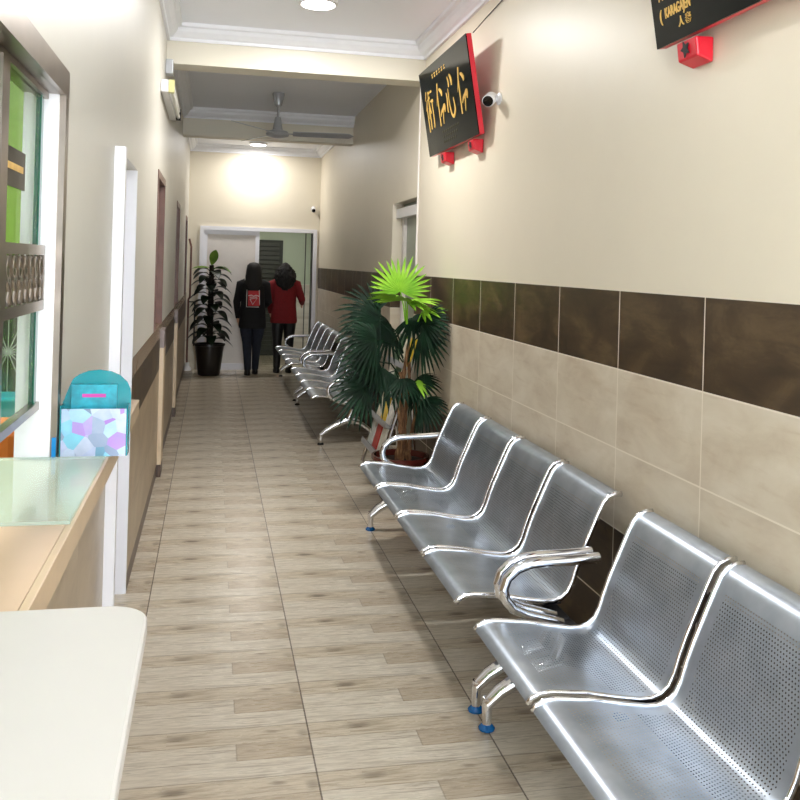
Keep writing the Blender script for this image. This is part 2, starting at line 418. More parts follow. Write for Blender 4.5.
for i in range(7):
    y = 1.797+i*.054
    for sg in (1, -1):
        pts = [(-.379, y+.022*math.cos(a)*(1-.0*a), 1.521+sg*(.024+.022*math.sin(a))) for a in [k*PI/6 for k in range(13)]]
        mb.tube(pts, .0038, 6)
    mb.tube([(-.379, y-.027, 1.47), (-.379, y-.020, 1.521), (-.379, y-.027, 1.572)], .0035, 6)
    mb.tube([(-.379, y, 1.478), (-.379, y+.012, 1.5), (-.379, y, 1.521), (-.379, y-.012, 1.545), (-.379, y, 1.566)], .0035, 6)
rel(mb.build('ornate_band', M['steel'], sc, smooth=True), p0)
lb = rel(MB().box(-.3855, -.382, 1.765, 1.955, 1.702, 1.778).build('black_notice', M['black'], sc), p0); lb['label'] = 'black notice with a gold line'
rel(MB().box(-.382, -.3805, 1.79, 1.93, 1.735, 1.748).build('gold_line', M['gold'], sc), p0).parent = lb
for ch in lb.children: pass

# counter
mb = MB(); mb.box(-.78, -.354, .56, 2.205, 1.051, 1.10); mb.box(-.354, -.240, .2, 2.205, 1.051, 1.10)
mb.box(-.354, -.240, 2.205, 3.085, 1.051, 1.10)
ct = thing('reception_counter', 'pale beige counter top running under the reception window', 'counter', (-.3, 1.5, 1.03))
rel(mb.build('counter_top', M['counterwood'], ct), (-.3, 1.5, 1.03))
rel(MB().box(-.240, -.226, .2, 3.085, 1.048, 1.10).build('edge_strip', simple('beige_edge_band', (196, 172, 142), .4), ct, bevel=.002), (-.3, 1.5, 1.03))
tag(MB().box(-.77, -.232, 1.65, 2.178, 1.1005, 1.107).build('glass_sheet', [M['clearglass']]), 'clear greenish glass sheet lying on the beige counter top', 'glass sheet')

# white doorway in the left wall
mb = MB()
mb.box(XL, XL+.038, 3.355, 3.40, 0, 1.972); mb.box(XL-.079, XL+.0, 3.40, 3.42, 0, 1.975)
mb.box(XL-.079, XL-.0, 4.335, 4.359, 0, 1.979)
d1 = struct(mb.build('door_1', M['white']))
MB().box(XL-.078, XL-.058, 3.42, 4.335, 0.004, 1.975).build('door_leaf', M['white'], d1)
# wooden framed openings further on with tiled piers below
for i, (y0, y1) in enumerate([(5.87, 6.72), (8.95, 9.75), (11.9, 12.6)]):
    mb = MB(); mb.box(XL-.06, XL+.006, y1-.05, y1-.001, 1.101, 2.139); mb.box(XL-.06, XL+.006, y0+.001, y0+.05, 1.101, 2.139); mb.box(XL-.06, XL+.006, y0+.05, y1-.05, 2.09, 2.139)
    dd = struct(mb.build('window_%d' % (i+2), M['wood'])); MB().box(XL-.078, XL-.06, y0+.05, y1-.05, 1.101, 2.09).build('shutter_panel', M['darkwood'], dd)
for i, y in enumerate([6.62, 9.15]):
    pr_ = thing('tiled_pier', ['beige tiled pier with dark foot, nearer one on the left wall', 'beige tiled pier with dark foot, farther one on the left wall'][i], 'pier', (XL+.015, y+.1, 0), 0)
    q = (XL+.015, y+.1, 0)
    rel(MB().box(XL+.001, XL+.030, y, y+.24, .09, .93).build('beige_tile', simple('beige_pier_tile', (220, 198, 168), .4), pr_), q)
    rel(MB().box(XL+.001, XL+.030, y, y+.24, 0.0, .09).build('dark_foot', M['skirt'], pr_), q)
    rel(MB().box(XL+.001, XL+.030, y, y+.24, .93, 1.06).build('grey_cap', simple('mauve_grey_tile', (140, 126, 124), .4), pr_), q)

# right-hand doorway with roller shutter box
mb = MB(); mb.box(XR+.10, XR+.15, 6.67, 7.60, 0, 2.10)
d2 = struct(mb.build('door_2', simple('grey_green_door', (150, 160, 140), .3)))
MB().box(XR+.03, XR+.099, 6.70, 7.59, 1.975, 2.055).build('shutter_box', M['plastic'], d2)
MB().box(XR+.07, XR+.099, 7.45, 7.52, 0, 1.975).build('guide_rail', M['offwhite'], d2)
# end sliding door: white frame, white leaf over the left half
mb = MB(); fw = .055
mb.box(FD[0]-fw, FD[0], YF-.03, YF+.121, 0, FD[2]+.0); mb.box(FD[1], FD[1]+fw, YF-.03, YF+.121, 0, FD[2]); mb.box(FD[0]-fw, FD[1]+fw, YF-.03, YF+.121, FD[2], FD[2]+fw)
d3 = struct(mb.build('door_3', M['white']))
mb = MB(); mb.box(FD[0], .655, YF+.02, YF+.06, .0, 2.0)
lf = mb.build('door_leaf', M['offwhite'], d3)
mb = MB(); mb.box(.60, .655, YF+.0, YF+.0195, .0, 2.0); mb.box(FD[0], .60, YF+.0, YF+.0195, 0, .09); mb.box(FD[0], .60, YF+.0, YF+.0195, 1.94, 2.0); mb.box(FD[0], FD[0]+.05, YF+.0, YF+.0195, .09, 1.94)
mb.build('leaf_frame', M['white'], lf)
# dim room beyond
mb = MB(); mb.box(-.6, 1.9, 15.1, 15.22, 0, 2.6); mb.box(-.6, -.475, YF+.12, 15.1, 0, 2.6); mb.box(1.75, 1.9, YF+.12, 15.1, 0, 2.6); mb.box(-.475, 1.75, YF+.12, 15.1, 2.5, 2.6)
struct(mb.build('wall_beyond', M['room_wall'], fixn=False))
struct(MB().box(1.10, 1.749, 15.08, 15.099, 0, 1.2).build('trim_6', M['tile_r']))
mb = MB(); mb.box(.60, 1.15, 15.05, 15.099, 0, 1.93)
for k in range(24): mb.prism([(.66, 15.05, .1+k*.075), (.66, 15.03, .105+k*.075), (.66, 15.05, .16+k*.075)], (.43, 0, 0))
struct(mb.build('door_4', simple('dark_louvred_door', (48, 50, 36), .5)))
mb = MB(); mb.box(1.415, 1.43, YF+.125, YF+.135, 0, 2.0); mb.box(1.33, 1.345, YF+.125, YF+.135, 0, 2.0)
struct(mb.build('trim_7', simple('dark_grey_track', (70, 72, 60), .4)))

# reception room behind the window
mb = MB(); mb.box(-3.0, -.4351, 4.45, 4.55, 0, 3.0); mb.box(-3.1, -3.0, -1.0, 4.55, 0, 3.0); mb.box(-3.0, -.4351, -1.1, -1.0, 0, 3.0); mb.box(-3.0, -.4351, -1.0, 4.45, 2.9, 3.0)
struct(mb.build('wall_reception', M['green_wall'], fixn=False))
struct(MB().box(-3.0, -.6001, -1.0, 4.45, -.1, 0).build('floor_reception', M['floor']))

# ------------------------------------------------------------------ ceiling lights
def downlight(k, x, y, label):
    t = thing('ceiling_light', label, 'ceiling light', (x, y, ZC), 0, 'round ceiling lights')
    MB().lathe([(.125, 0), (.125, -.022), (.108, -.03)], seg=32).build('trim_ring', M['plastic'], t, smooth=True)
    MB().lathe([(.106, -.031), (.10, -.034), (.02, -.036)], seg=32).build('diffuser', M['lamp'], t, smooth=True)
    area_light('lamp_glow', (0, 0, -.05), .22, LAMP[k], parent=t)
    return t
downlight(1, .604, 5.6, 'bright round ceiling light in front of the nearer beam')
downlight(2, .578, 12.6, 'bright round ceiling light near the end wall beyond the fan')
downlight(0, .60, 1.9, 'round ceiling light nearest the viewer, above the nearest bench')
area_light('reception_lamp', (-1.6, 2.6, 2.85), .8, ROOM_W, (1, 1, .96), shape='SQUARE')
area_light('far_room_lamp', (.9, 14.2, 2.45), .3, BACK_W, (1, .95, .85), shape='SQUARE')

# ceiling fan
fan = thing('ceiling_fan', 'grey three-bladed ceiling fan between the two beams', 'ceiling fan', (.587, 8.8, ZC))
MB().lathe([(.058, 0), (.06, -.01), (.036, -.12), (.02, -.13)], seg=24).build('canopy', M['grey'], fan, smooth=True)
MB().lathe([(.013, -.12), (.013, -.25)], seg=12).build('downrod', M['grey'], fan, smooth=True)
MB().lathe([(.025, -.235), (.03, -.25), (.048, -.345), (.05, -.36), (.10, -.375), (.115, -.40), (.105, -.42), (.05, -.435), (.01, -.438)], seg=32).build('motor', M['grey'], fan, smooth=True)
for k in range(3):
    a = math.radians(-6+120*k); mb = MB(); ca, sa = math.cos(a), math.sin(a)
    def bp(r, t, z): return (r*ca-t*sa, r*sa+t*ca, z)
    mb.tube([bp(.09, 0, -.395), bp(.19, 0, -.395)], .016, 8, flat=.3)
    top = [bp(.15, -.05, -.378), bp(.45, -.062, -.376), bp(.70, -.055, -.376), bp(.745, 0, -.39), bp(.70, .055, -.404), bp(.45, .062, -.406), bp(.15, .05, -.404)]
    mb.prism(top, (0, 0, -.004)); mb.build('blade', M['grey'], fan)

# fluorescent batten on the left wall
fl = thing('fluorescent_fitting', 'unlit twin-tube fluorescent fitting high on the left wall', 'light fitting', (XL, 6.0, 2.70)); q = (XL, 6.0, 2.70)
rel(MB().box(XL+.001, XL+.05, 5.88, 7.08, 2.635, 2.715).build('housing', M['plastic'], fl, bevel=.006), q)
for z in (2.655, 2.70): rel(MB().tube([(XL+.068, 5.93, z), (XL+.068, 7.03, z)], .014, 10).build('tube', M['tube'], fl, smooth=True), q)
rel(MB().box(XL+.05, XL+.085, 5.88, 5.93, 2.635, 2.715).build('end_holder', simple('yellowed_plastic', (214, 210, 150), .4), fl), q)
rel(MB().box(XL+.05, XL+.085, 7.03, 7.08, 2.635, 2.715).build('end_holder', M['rubber'], fl), q)
jb = tag(MB().box(XL+.001, XL+.05, 6.36, 6.46, 2.85, 2.95).build('junction_box', M['grey'], bevel=.004), 'small dark grey junction box on the left wall under the beam', 'junction box')

# ------------------------------------------------------------------ furniture, left
mb = MB(); pts = []; x0, x1, y1, y0 = -.50, -.066, 1.182, .60; rr = .05
pts = [(x0, y0), (x1, y0)] + [(x1-rr+rr*math.cos(a), y1-rr+rr*math.sin(a)) for a in [k*PI/16 for k in range(9)]] + [(x0, y1)]
tb = thing('side_table', 'white round-cornered table in the foreground overlapping the reception counter', 'table', (-.22, .9, 0)); q = (-.22, .9, 0)
rel(MB().prism([(x, y, 1.108) for x, y in pts], (0, 0, .022)).build('table_top', M['table'], tb, bevel=.004), q)
rel(MB().box(-.20, -.12, 1.08, 1.10, 0, 1.108).build('side_panel', M['table'], tb), q); rel(MB().box(-.20, -.12, .64, .66, 0, 1.108).build('side_panel', M['table'], tb), q)

# teal brochure holder on the counter
bh = thing('brochure_holder', 'teal acrylic brochure holder with arched back on the counter end', 'brochure holder', (-.265, 2.2, 1.10)); q = (-.265, 2.2, 1.10)
bx0, bx1 = -.340, -.186
# it stands just beyond the glass, on the beige counter
zb = 1.101; yb = 2.215
arch = [(bx0, zb), (bx1, zb), (bx1, zb+.175)] + [(-.271+.078*math.cos(a), zb+.155+.055*math.sin(a)) for a in [PI*k/14 for k in range(1, 14)]] + [(bx0+.012, zb+.165), (bx0, zb+.125)]
arch = [(bx0, zb), (bx1, zb), (bx1+.002, zb+.135), (bx1, zb+.152), (bx1-.008, zb+.170), (bx1-.025, zb+.186), (bx1-.045, zb+.195), (bx1-.072, zb+.199), (bx1-.098, zb+.196), (bx1-.120, zb+.187), (bx1-.132, zb+.178), (bx0+.016, zb+.166), (bx0+.006, zb+.14), (bx0-.004, zb+.11)]
rel(MB().prism([(x, yb+.035, z) for x, z in arch], (0, .004, 0)).build('back_panel', M['teal'], bh), q)
mb = MB(); mb.box(bx0, bx0+.003, yb-.01, yb+.035, zb, zb+.12); mb.box(bx1-.003, bx1, yb-.01, yb+.035, zb, zb+.12); mb.box(bx0, bx1, yb-.01, yb+.035, zb, zb+.003)
rel(mb.build('side_wall', M['teal'], bh), q)
mb = MB(); b0 = mb.box(bx0+.004, bx1-.004, yb-.012, yb-.009, zb, zb+.112)
pk = rel(mb.build('leaflet_pocket', M['pocket'], bh), q)
uvl = pk.data.uv_layers.new(name='UVMap')
for l in pk.data.loops:
    c = pk.data.vertices[l.vertex_index].co; uvl.data[l.index].uv = (c.x*8, c.z*8)
mb = MB(); mb.box(bx0+.02, bx1-.03, yb+.02, yb+.03, zb+.003, zb+.165)
rel(mb.build('leaflet', simple('teal_leaflet', (30, 150, 170), .4, var=.35, scale=30), bh), q)
mb = MB(); mb.box(bx0+.045, bx1-.055, yb+.0185, yb+.0195, zb+.135, zb+.143)
rel(mb.build('magenta_heading', simple('magenta_ink', (196, 60, 160), .4), bh), q)
pen = tag(MB().box(-.3525, -.3435, 2.182, 2.187, 1.1005, 1.15).build('counter_tag', simple('bright_blue_plastic', (0, 130, 200), .3)), 'small bright blue tag beside the window frame and the teal holder', 'tag')

# things inside the reception
cab = thing('office_cabinet', 'low cabinet inside the reception seen through the glass', 'cabinet', (-.95, 4.1, 0)); q = (-.95, 4.1, 0)
rel(MB().box(-1.35, -.52, 3.85, 4.4, 0, .78).build('body', M['darkwood'], cab), q)
for xx in (-1.33, -.93): rel(MB().box(xx, xx+.38, 3.832, 3.85, .05, .74).build('door', M['darkwood'], cab), q)
mb = MB(); mb.lathe([(.01, -.03), (.14, -.03), (.155, 0), (.14, .03), (.01, .03)], (0, 0, 0), 28, M3=Matrix.Rotation(PI/2, 3, 'X'))
rf = thing('desk_fan', 'dark round desk fan behind the reception glass', 'fan', (-.71, 3.46, .80))
o = mb.build('cage', M['rubber'], rf, smooth=True); o.location = (0, 0, .42)
MB().lathe([(.09, 0), (.085, .02), (.015, .03), (.012, .28)], seg=20).build('stand', M['rubber'], rf, smooth=True)
mb = MB()
for k in range(8): a = PI*k/8; mb.tube([(.15*math.cos(a), -.034, .42+.15*math.sin(a)), (-.15*math.cos(a), -.034, .42-.15*math.sin(a))], .002, 5)
mb.build('guard_wire', M['grey'], rf)
tag(MB().box(-.78, -.60, 3.12, 3.28, .80, 1.10).build('storage_box', M['teal_solid'], bevel=.01), 'teal storage box inside the reception behind the glass screen', 'box')
tag(MB().box(-.68, -.56, 2.88, 3.08, .80, 1.05).build('shoulder_bag', M['orange'], bevel=.03), 'orange bag behind the counter seen below the glass screen', 'bag')
tag(MB().box(-.95, -.50, 2.85, 3.60, .0, .799).build('low_drawer_unit', M['darkwood'], bevel=.01), 'dark low drawer unit behind the counter under the orange bag', 'drawer unit')

# ------------------------------------------------------------------ benches
PITCH, SW = .53, .492
PROF = [(.864, .398), (.874, .412), (.898, .422), (.93, .424), (1.03, .415), (1.12, .397), (1.19, .386), (1.225, .386), (1.255, .396), (1.280, .418), (1.297, .455), (1.310, .50), (1.330, .555), (1.36, .625), (1.388, .69), (1.408, .732), (1.425, .752), (1.45, .763), (1.478, .764)]
BX = 1.17     # bench origin x
def seat_mesh():
    # sheet in local coords: y 0..SW
    me = bpy.data.meshes.new('seat'); v = []; f = []; ny = 2; s = [0]
    for i in range(1, len(PROF)): s.append(s[-1]+math.dist(PROF[i], PROF[i-1]))
    th = .004
    n = len(PROF); nr = []
    for i in range(n):
        a = PROF[max(i-1, 0)]; b = PROF[min(i+1, n-1)]; t = Vector((b[0]-a[0], b[1]-a[1])).normalized(); nr.append((-t.y, t.x))
    for side in (0, 1):
        for i, (x, z) in enumerate(PROF):
            dx, dz = (nr[i][0]*-th, nr[i][1]*-th) if side else (0, 0)
            v += [(x-BX+dx, .003, z+dz), (x-BX+dx, SW-.003, z+dz)]
    for i in range(n-1): f.append((2*i, 2*i+2, 2*i+3, 2*i+1)); 
    me.from_pydata(v[:2*n], [], f); uvl = me.uv_layers.new(name='UVMap')
    for l in me.loops:
        vi = l.vertex_index; uvl.data[l.index].uv = (v[vi][1], s[vi//2])
    me.materials.append(M['perf'])
    for p in me.polygons: p.use_smooth = True
    return me
SEAT = seat_mesh()
def frame_mesh():
    mb = MB(); mb.tube([(x-BX, 0, z) for x, z in PROF], .0105, 8, up=(0, 1, 0), flat=.55)
    me = bpy.data.meshes.new('side_frame'); me.from_pydata(mb.v, [], mb.f); me.materials.append(M['chrome'])
    for p in me.polygons: p.use_smooth = True
    return me
FRAME = frame_mesh()
def arm_mb():
    mb = MB(); pts = [(1.345, .574), (1.24, .568), (1.14, .566), (1.09, .561), (1.045, .545), (1.012, .515), (1.0, .48), (1.008, .445), (1.035, .412), (1.085, .388), (1.15, .370), (1.215, .352)]
    mb.tube([(x-BX, 0, z) for x, z in pts], [.0185]*len(pts), 10, up=(0, 1, 0), flat=.9); return mb
def leg_mb():
    mb = MB()
    mb.tube([(.957-BX, 0, .02), (.957-BX, 0, .085), (.962-BX, 0, .105)], [.016, .019, .020], 10)
    mb.tube([(.955-BX, 0, .085), (1.0-BX, 0, .125), (1.08-BX, 0, .170), (1.16-BX, 0, .205), (1.22-BX, 0, .215), (1.29-BX, 0, .195), (1.36-BX, 0, .15), (1.42-BX, 0, .09), (1.447-BX, 0, .05), (1.45-BX, 0, .02)], [.021, .025, .028, .031, .032, .029, .025, .021, .017, .014], 10, up=(0, 1, 0), flat=1.1)
    mb.tube([(1.185-BX, 0, .20), (1.215-BX, 0, .27), (1.235-BX, 0, .335)], [.024, .02, .026], 10, up=(0, 1, 0), flat=1.1)
    return mb
def make_bench(label, n, padmat, arms=(-.045, -.009), legs=(.03, .075)):
    L = n*PITCH
    t = thing('airport_bench', label, 'bench', (0, 0, 0), 0, 'perforated steel waiting benches')
    MB().box(1.205-BX, 1.265-BX, min(arms[0], 0)-.02, L+max(arms[1], legs[1])+.02, .318, .352).build('beam', M['beam_metal'], t, bevel=.004)
    for k in range(n):
        s = link('seat', SEAT.copy() if False else SEAT, [], t); s.location = (0, k*PITCH, 0)
        for yy in (.0, SW):
            fr = link('side_frame', FRAME, [], s); fr.location = (0, yy, 0)
        for yy in (.06, SW-.09): MB().box(1.19-BX, 1.28-BX, yy, yy+.03, .352, .380).build('bracket', M['beam_metal'], s)
    for yy in (legs[0], L+legs[1]):
        lg = leg_mb().build('leg', M['chrome'], t, smooth=True); lg.location = (0, yy, 0)
        for xx in (.957, 1.45):
            fp = MB().lathe([(.027, 0), (.029, .006), (.022, .014), (.012, .022)], (xx-BX, 0, 0), 16).build('foot_pad', padmat, lg, smooth=True)
    for yy in (arms[0], L+arms[1]):
        a = arm_mb().build('armrest', M['chrome'], t, smooth=True); a.location = (0, yy, 0)
    return t
def place(t, x, y): t.location = (BX+x, y, 0); return t
bA = place(make_bench('four-seat silver perforated steel bench in front of the potted palm, second from the viewer', 4, M['bluefilm']), 0, 3.003)
bB = place(make_bench('nearest silver perforated steel bench, cut off by the lower right corner of the photo', 3, M['bluefilm'], (-.03, .088), (.03, .10)), 0, 2.783-3*PITCH+.033-.01)
bC = place(make_bench('steel waiting bench just beyond the palm and magazine rack, half hidden by fronds', 4, M['rubber']), 0, 7.66)
bD = copy_tree(bC); bD['label'] = 'farthest steel waiting bench, closest to the people and the end door'; bD.location = (BX, 10.12, 0)

# ------------------------------------------------------------------ potted palm
px, py = 1.27, 5.86
palm = thing('potted_fan_palm', 'fan palm with lime green top leaves in a dark red pot beside the bench', 'plant', (px, py, 0))
MB().lathe([(.12, 0), (.135, .02), (.17, .2), (.185, .27), (.195, .275), (.195, .30), (.178, .30), (.17, .26)], seg=32).build('pot', M['potred'], palm, smooth=True)
MB().lathe([(.168, .25), (.168, .262), (.05, .27)], seg=24).build('soil', M['soil'], palm)
stems = [((-.02, .0), (.03, -.01), 1.12), ((.03, .02), (.05, .03), 1.0), ((.0, -.03), (-.03, -.05), .86), ((.05, -.02), (.10, -.02), .74)]
for (a, b, h) in stems:
    n = 16; pts = []; rs = []
    for i in range(n+1):
        t_ = i/n; pts.append((a[0]+(b[0]-a[0])*t_+.008*math.sin(9*t_+a[0]*50), a[1]+(b[1]-a[1])*t_, .25+(h-.25)*t_)); rs.append(.75*(.022+.006*math.sin(i*2.4))*(1-.35*t_))
    MB().tube(pts, rs, 8).build('stem', M['bark'], palm, smooth=True)
def fan_leaf(mb, hub, axis, normal, R, span, nl, droop, wid=.030, ecc=0):
    hub = Vector(hub); ax = Vector(axis).normalized(); nrm = Vector(normal); nrm = (nrm-ax*nrm.dot(ax)).normalized(); sd = nrm.cross(ax)
    for i in range(nl):
        a = -span+2*span*i/(nl-1)+random.uniform(-.03, .03)
        L = R*(1-.22*abs(a/span)**2)*random.uniform(.9, 1.05)
        d = ax*math.cos(a)+sd*math.sin(a); t_ = nrm.cross(d).normalized()
        segs = 6; b = len(mb.v)
        for k in range(segs+1):
            s = k/segs; w = wid*.5*(math.sin(PI*min(1, .12+s*.88))**.6 if s < 1 else 0)*(1 if s < .75 else 1)
            if k == 0: w = wid*.15
            c = hub+d*L*s+nrm*(-.02*s) + Vector((0, 0, -1))*droop*L*s*s
            fold = nrm*w*.45
            mb.v += [tuple(c-t_*w+fold), tuple(c), tuple(c+t_*w+fold)]
        for k in range(segs):
            q = b+3*k; mb.f += [(q, q+1, q+4, q+3), (q+1, q+2, q+5, q+4)]; mb.mi += [0, 0]
def palm_leaf(hub, axis, normal, R, span, nl, droop, mat, base, wid=.03):
    mb = MB(); hubl = Vector(hub)-Vector((px, py, 0)); bl = Vector(base)
    fan_leaf(mb, hubl, axis, normal, R, span, nl, droop, wid)
    lf = mb.build('leaf', mat, palm, fixn=False)
    for p in lf.data.polygons: p.use_smooth = True
    pm = MB(); mid = (bl+hubl)/2+Vector((0, 0, .05)); pm.tube([bl, mid, hubl], [.006, .005, .004], 6); pm.build('petiole', M['leaf_dark'] if mat != M['leaf_bright'] else M['leaf_bright'], lf, smooth=True)
B, D = M['leaf_bright'], M['leaf_dark']
V = (-.19, -1, 0)     # towards the viewer
palm_leaf((1.245, 5.90, 1.40), (-.05, .1, 1), V, .255, 2.0, 21, .02, B, (.02, .0, 1.10), .023)
palm_leaf((1.262, 5.82, 1.335), (-.35, -.75, .30), (.0, -.35, 1), .30, 1.9, 19, .14, B, (.02, -.01, 1.08), .030)
palm_leaf((1.275, 5.80, 1.33), (.75, -.5, .20), (.1, -.35, 1), .24, .9, 9, .15, B, (.02, -.01, 1.08), .030)
palm_leaf((1.38, 5.80, 1.27), (.45, -.9, .20), (-.3, -.4, 1), .22, .7, 6, .2, B, (.05, .02, .98), .026)
palm_leaf((1.10, 5.86, 1.19), (-.9, -.2, .15), (-.2, -.9, .4), .32, 1.6, 21, .30, D, (.0, 0, .95), .024)
palm_leaf((1.06, 5.75, 1.08), (-.8, -.3, .15), (-.2, -.9, .5), .30, 1.5, 19, .38, D, (.0, 0, .92), .024)
palm_leaf((1.12, 6.05, 1.25), (-.6, .2, .6), (-.2, -.8, .4), .32, 1.4, 17, .28, D, (.0, 0, .98), .022)
palm_leaf((1.20, 5.95, 1.15), (-.5, .2, -.4), (-.2, -.8, .4), .26, 1.5, 17, .3, D, (.0, 0, .98), .022)
palm_leaf((1.09, 5.80, .93), (-.9, -.2, -.05), (-.3, -.8, .5), .32, 1.6, 21, .35, D, (.0, -.02, .80), .024)
palm_leaf((1.00, 5.70, .77), (-.8, -.2, .1), (-.3, -.7, .6), .28, 1.6, 19, .35, D, (-.02, -.04, .70), .024)
palm_leaf((1.16, 5.78, .86), (-.5, -.4, -.5), (0, -.8, .5), .24, 1.6, 17, .4, D, (-.02, -.04, .78), .022)
palm_leaf((1.37, 5.74, 1.20), (.40, -.9, .15), (-.75, -.5, .4), .27, 1.3, 19, .32, D, (.04, .02, .96), .024)
palm_leaf((1.36, 5.72, 1.13), (.35, -.8, -.45), (-.7, -.6, .2), .27, 1.3, 17, .30, D, (.04, .02, .92), .024)
palm_leaf((1.33, 5.86, 1.22), (.3, -.5, -.3), (.1, -.9, .4), .22, 1.8, 19, .35, D, (.04, .02, .98), .022)
palm_leaf((1.25, 5.74, .82), (.05, -.5, -.3), (0, -.8, .6), .17, 1.9, 17, .4, D, (-.02, -.04, .72), .020)
palm_leaf((1.34, 5.80, .80), (.4, -.8, .1), (-.6, -.5, .7), .24, 1.3, 17, .45, D, (.06, -.02, .66), .022)
palm_leaf((1.37, 5.70, .68), (.35, -.8, -.2), (-.6, -.6, .6), .22, 1.2, 17, .40, D, (.06, -.02, .60), .022)
palm_leaf((1.34, 5.76, .80), (.8, -.5, .15), (0, -.6, 1), .17, .9, 8, .3, B, (.06, -.02, .62), .02)

# magazine rack leaning back behind the palm
rk = thing('magazine_rack', 'silver leaning magazine rack with leaflets beside the right-hand doorway', 'magazine rack', (1.33, 6.75, 0)); q = (1.33, 6.75, 0)
ry0, ry1 = 6.32, 6.95
def rp(y, t_, off=0):   # t_ 0..1 up the lean
    return (1.20+.285*t_-off, y, .02+.97*t_)
for y in (ry0, ry1): rel(MB().tube([rp(y, 0), rp(y, 1)], .014, 8).build('side_rail', M['chrome'], rk, smooth=True), q)
for y in (ry0, ry1): rel(MB().tube([(1.49, y, .02), rp(y, .8)], .010, 8).build('rear_leg', M['chrome'], rk, smooth=True), q)
for k in range(4):
    t_ = .16+k*.22
    a = rp(ry0, t_); b = rp(ry1, t_)
    mb = MB(); mb.prism([(a[0]-.06, ry0, a[2]), (a[0], ry0, a[2]), (a[0]+.001, ry0, a[2]+.006), (a[0]-.06, ry0, a[2]+.006)], (0, ry1-ry0, 0))
    mb.prism([(a[0]-.062, ry0, a[2]), (a[0]-.060, ry0, a[2]), (a[0]-.050, ry0, a[2]+.04), (a[0]-.052, ry0, a[2]+.04)], (0, ry1-ry0, 0))
    rel(mb.build('shelf', M['grey'], rk), q)
covers = [(232, 228, 216), (226, 190, 40), (200, 204, 200), (60, 96, 60), (236, 232, 224), (180, 60, 50), (222, 214, 190), (70, 110, 150)]
names = ['white', 'yellow', 'pale grey', 'dark green', 'off-white', 'red', 'cream', 'blue']
shelfn = ['lowest', 'second', 'third', 'top']
cm = [simple('cover_%s' % names[i].replace(' ', '_').replace('-', '_'), covers[i], .35, var=.2, scale=25) for i in range(8)]
for k in range(4):
    for j in range(3):
        i = (k*3+j*5+ (1 if k == 1 else 0)) % 8; t_ = .175+k*.22; a = rp(0, t_, .022); y = ry0+.04+j*.195; lean = (.285/.97)
        mb = MB(); hh = .20
        mb.prism([(a[0], y, a[2]), (a[0]+.012, y, a[2]), (a[0]+.012+hh*lean*.95, y, a[2]+hh), (a[0]+hh*lean*.95, y, a[2]+hh)], (0, .155, 0))
        tag(mb.build('magazine', cm[i]), '%s-covered leaflet %s the %s shelf of the magazine rack' % (names[i], ['at the near end of', 'in the middle of', 'at the far end of'][j], shelfn[k]), 'magazine', 'leaflets on the magazine rack')

# ------------------------------------------------------------------ broad-leaved plant at the far end
fx, fy = -.01, 12.45
fp = thing('potted_rubber_plant', 'tall dark broad-leaved plant in a black pot by the end door', 'plant', (fx, fy, 0))
MB().lathe([(.14, 0), (.15, .02), (.195, .40), (.21, .405), (.21, .43), (.19, .43), (.18, .38)], seg=28).build('pot', M['potblack'], fp, smooth=True)
MB().lathe([(.178, .36), (.178, .38), (.03, .39)], seg=20).build('soil', M['soil'], fp)
MB().tube([(0, 0, .36), (.0, 0, 1.0), (.0, 0, 1.50)], [.045, .04, .03], 10).build('moss_pole', simple('dark_moss_pole', (34, 28, 20), .9, var=.3, scale=40), fp, smooth=True)
def broad(mb, base, d, L, w, droop, up=Vector((0, 0, 1))):
    d = Vector(d).normalized(); sd = d.cross(up).normalized(); b = len(mb.v); n = 8
    for k in range(n+1):
        s = k/n; ww = w*math.sin(PI*min(1, s*.97+.03))**.75
        if k == n: ww = .002
        c = Vector(base)+d*L*s+Vector((0, 0, -droop*L*s*s)); fo = Vector((0, 0, ww*.25))
        mb.v += [tuple(c-sd*ww+fo), tuple(c), tuple(c+sd*ww+fo)]
    for k in range(n):
        q = b+3*k; mb.f += [(q, q+1, q+4, q+3), (q+1, q+2, q+5, q+4)]; mb.mi += [0, 0]
for i in range(48):
    z = .48+i*.0208; a = i*2.4; L = .31 - .07*(z-.5) + random.uniform(-.02, .02)
    mb = MB(); d = (math.cos(a), math.sin(a), .45)
    mb.tube([(0, 0, z-.03), (d[0]*.05, d[1]*.05, z)], .006, 6)
    broad(mb, (d[0]*.05, d[1]*.05, z), d, L, .072, .75)
    mb.build('leaf', M['leaf_rubber'], fp, smooth=True, fixn=False)
for (base, d, L, w, dr) in [((0, 0, 1.50), (.25, -.2, 1), .22, .06, .0), ((.02, 0, 1.45), (1, -.3, .25), .26, .05, .4), ((-.02, 0, 1.46), (-1, -.2, .15), .25, .03, .2)]:
    mb = MB(); broad(mb, base, d, L, w, dr, Vector((0, 1, 0)) if dr == 0 else Vector((0, -.4, 1)))
    mb.build('leaf', M['leaf_rubber_b'], fp, smooth=True, fixn=False)['label'] = 'young lighter green leaf'

# pipe run in the far left corner
pp = thing('wall_pipe', 'thin brown pipe with white foot standing in the far left corner', 'pipe', (-.30, 12.95, 0))
MB().tube([(-.02, 0, .10), (-.02, 0, 1.0), (0, 0, 1.04), (0, 0, 1.75), (-.03, 0, 1.86)], .014, 8).build('pipe', M['wood'], pp, smooth=True)
MB().tube([(.07, 0, .35), (.07, 0, .98)], .010, 8).build('dark_bar', M['rubber'], pp, smooth=True)
MB().tube([(.07, 0, .97), (-.02, 0, .97)], .008, 8).build('bracket', M['rubber'], pp, smooth=True)
MB().lathe([(.05, 0), (.055, .03), (.03, .07), (.03, .11), (.01, .115)], (-.02+.01, 0, 0), 16).build('foot', M['plastic'], pp, smooth=True)

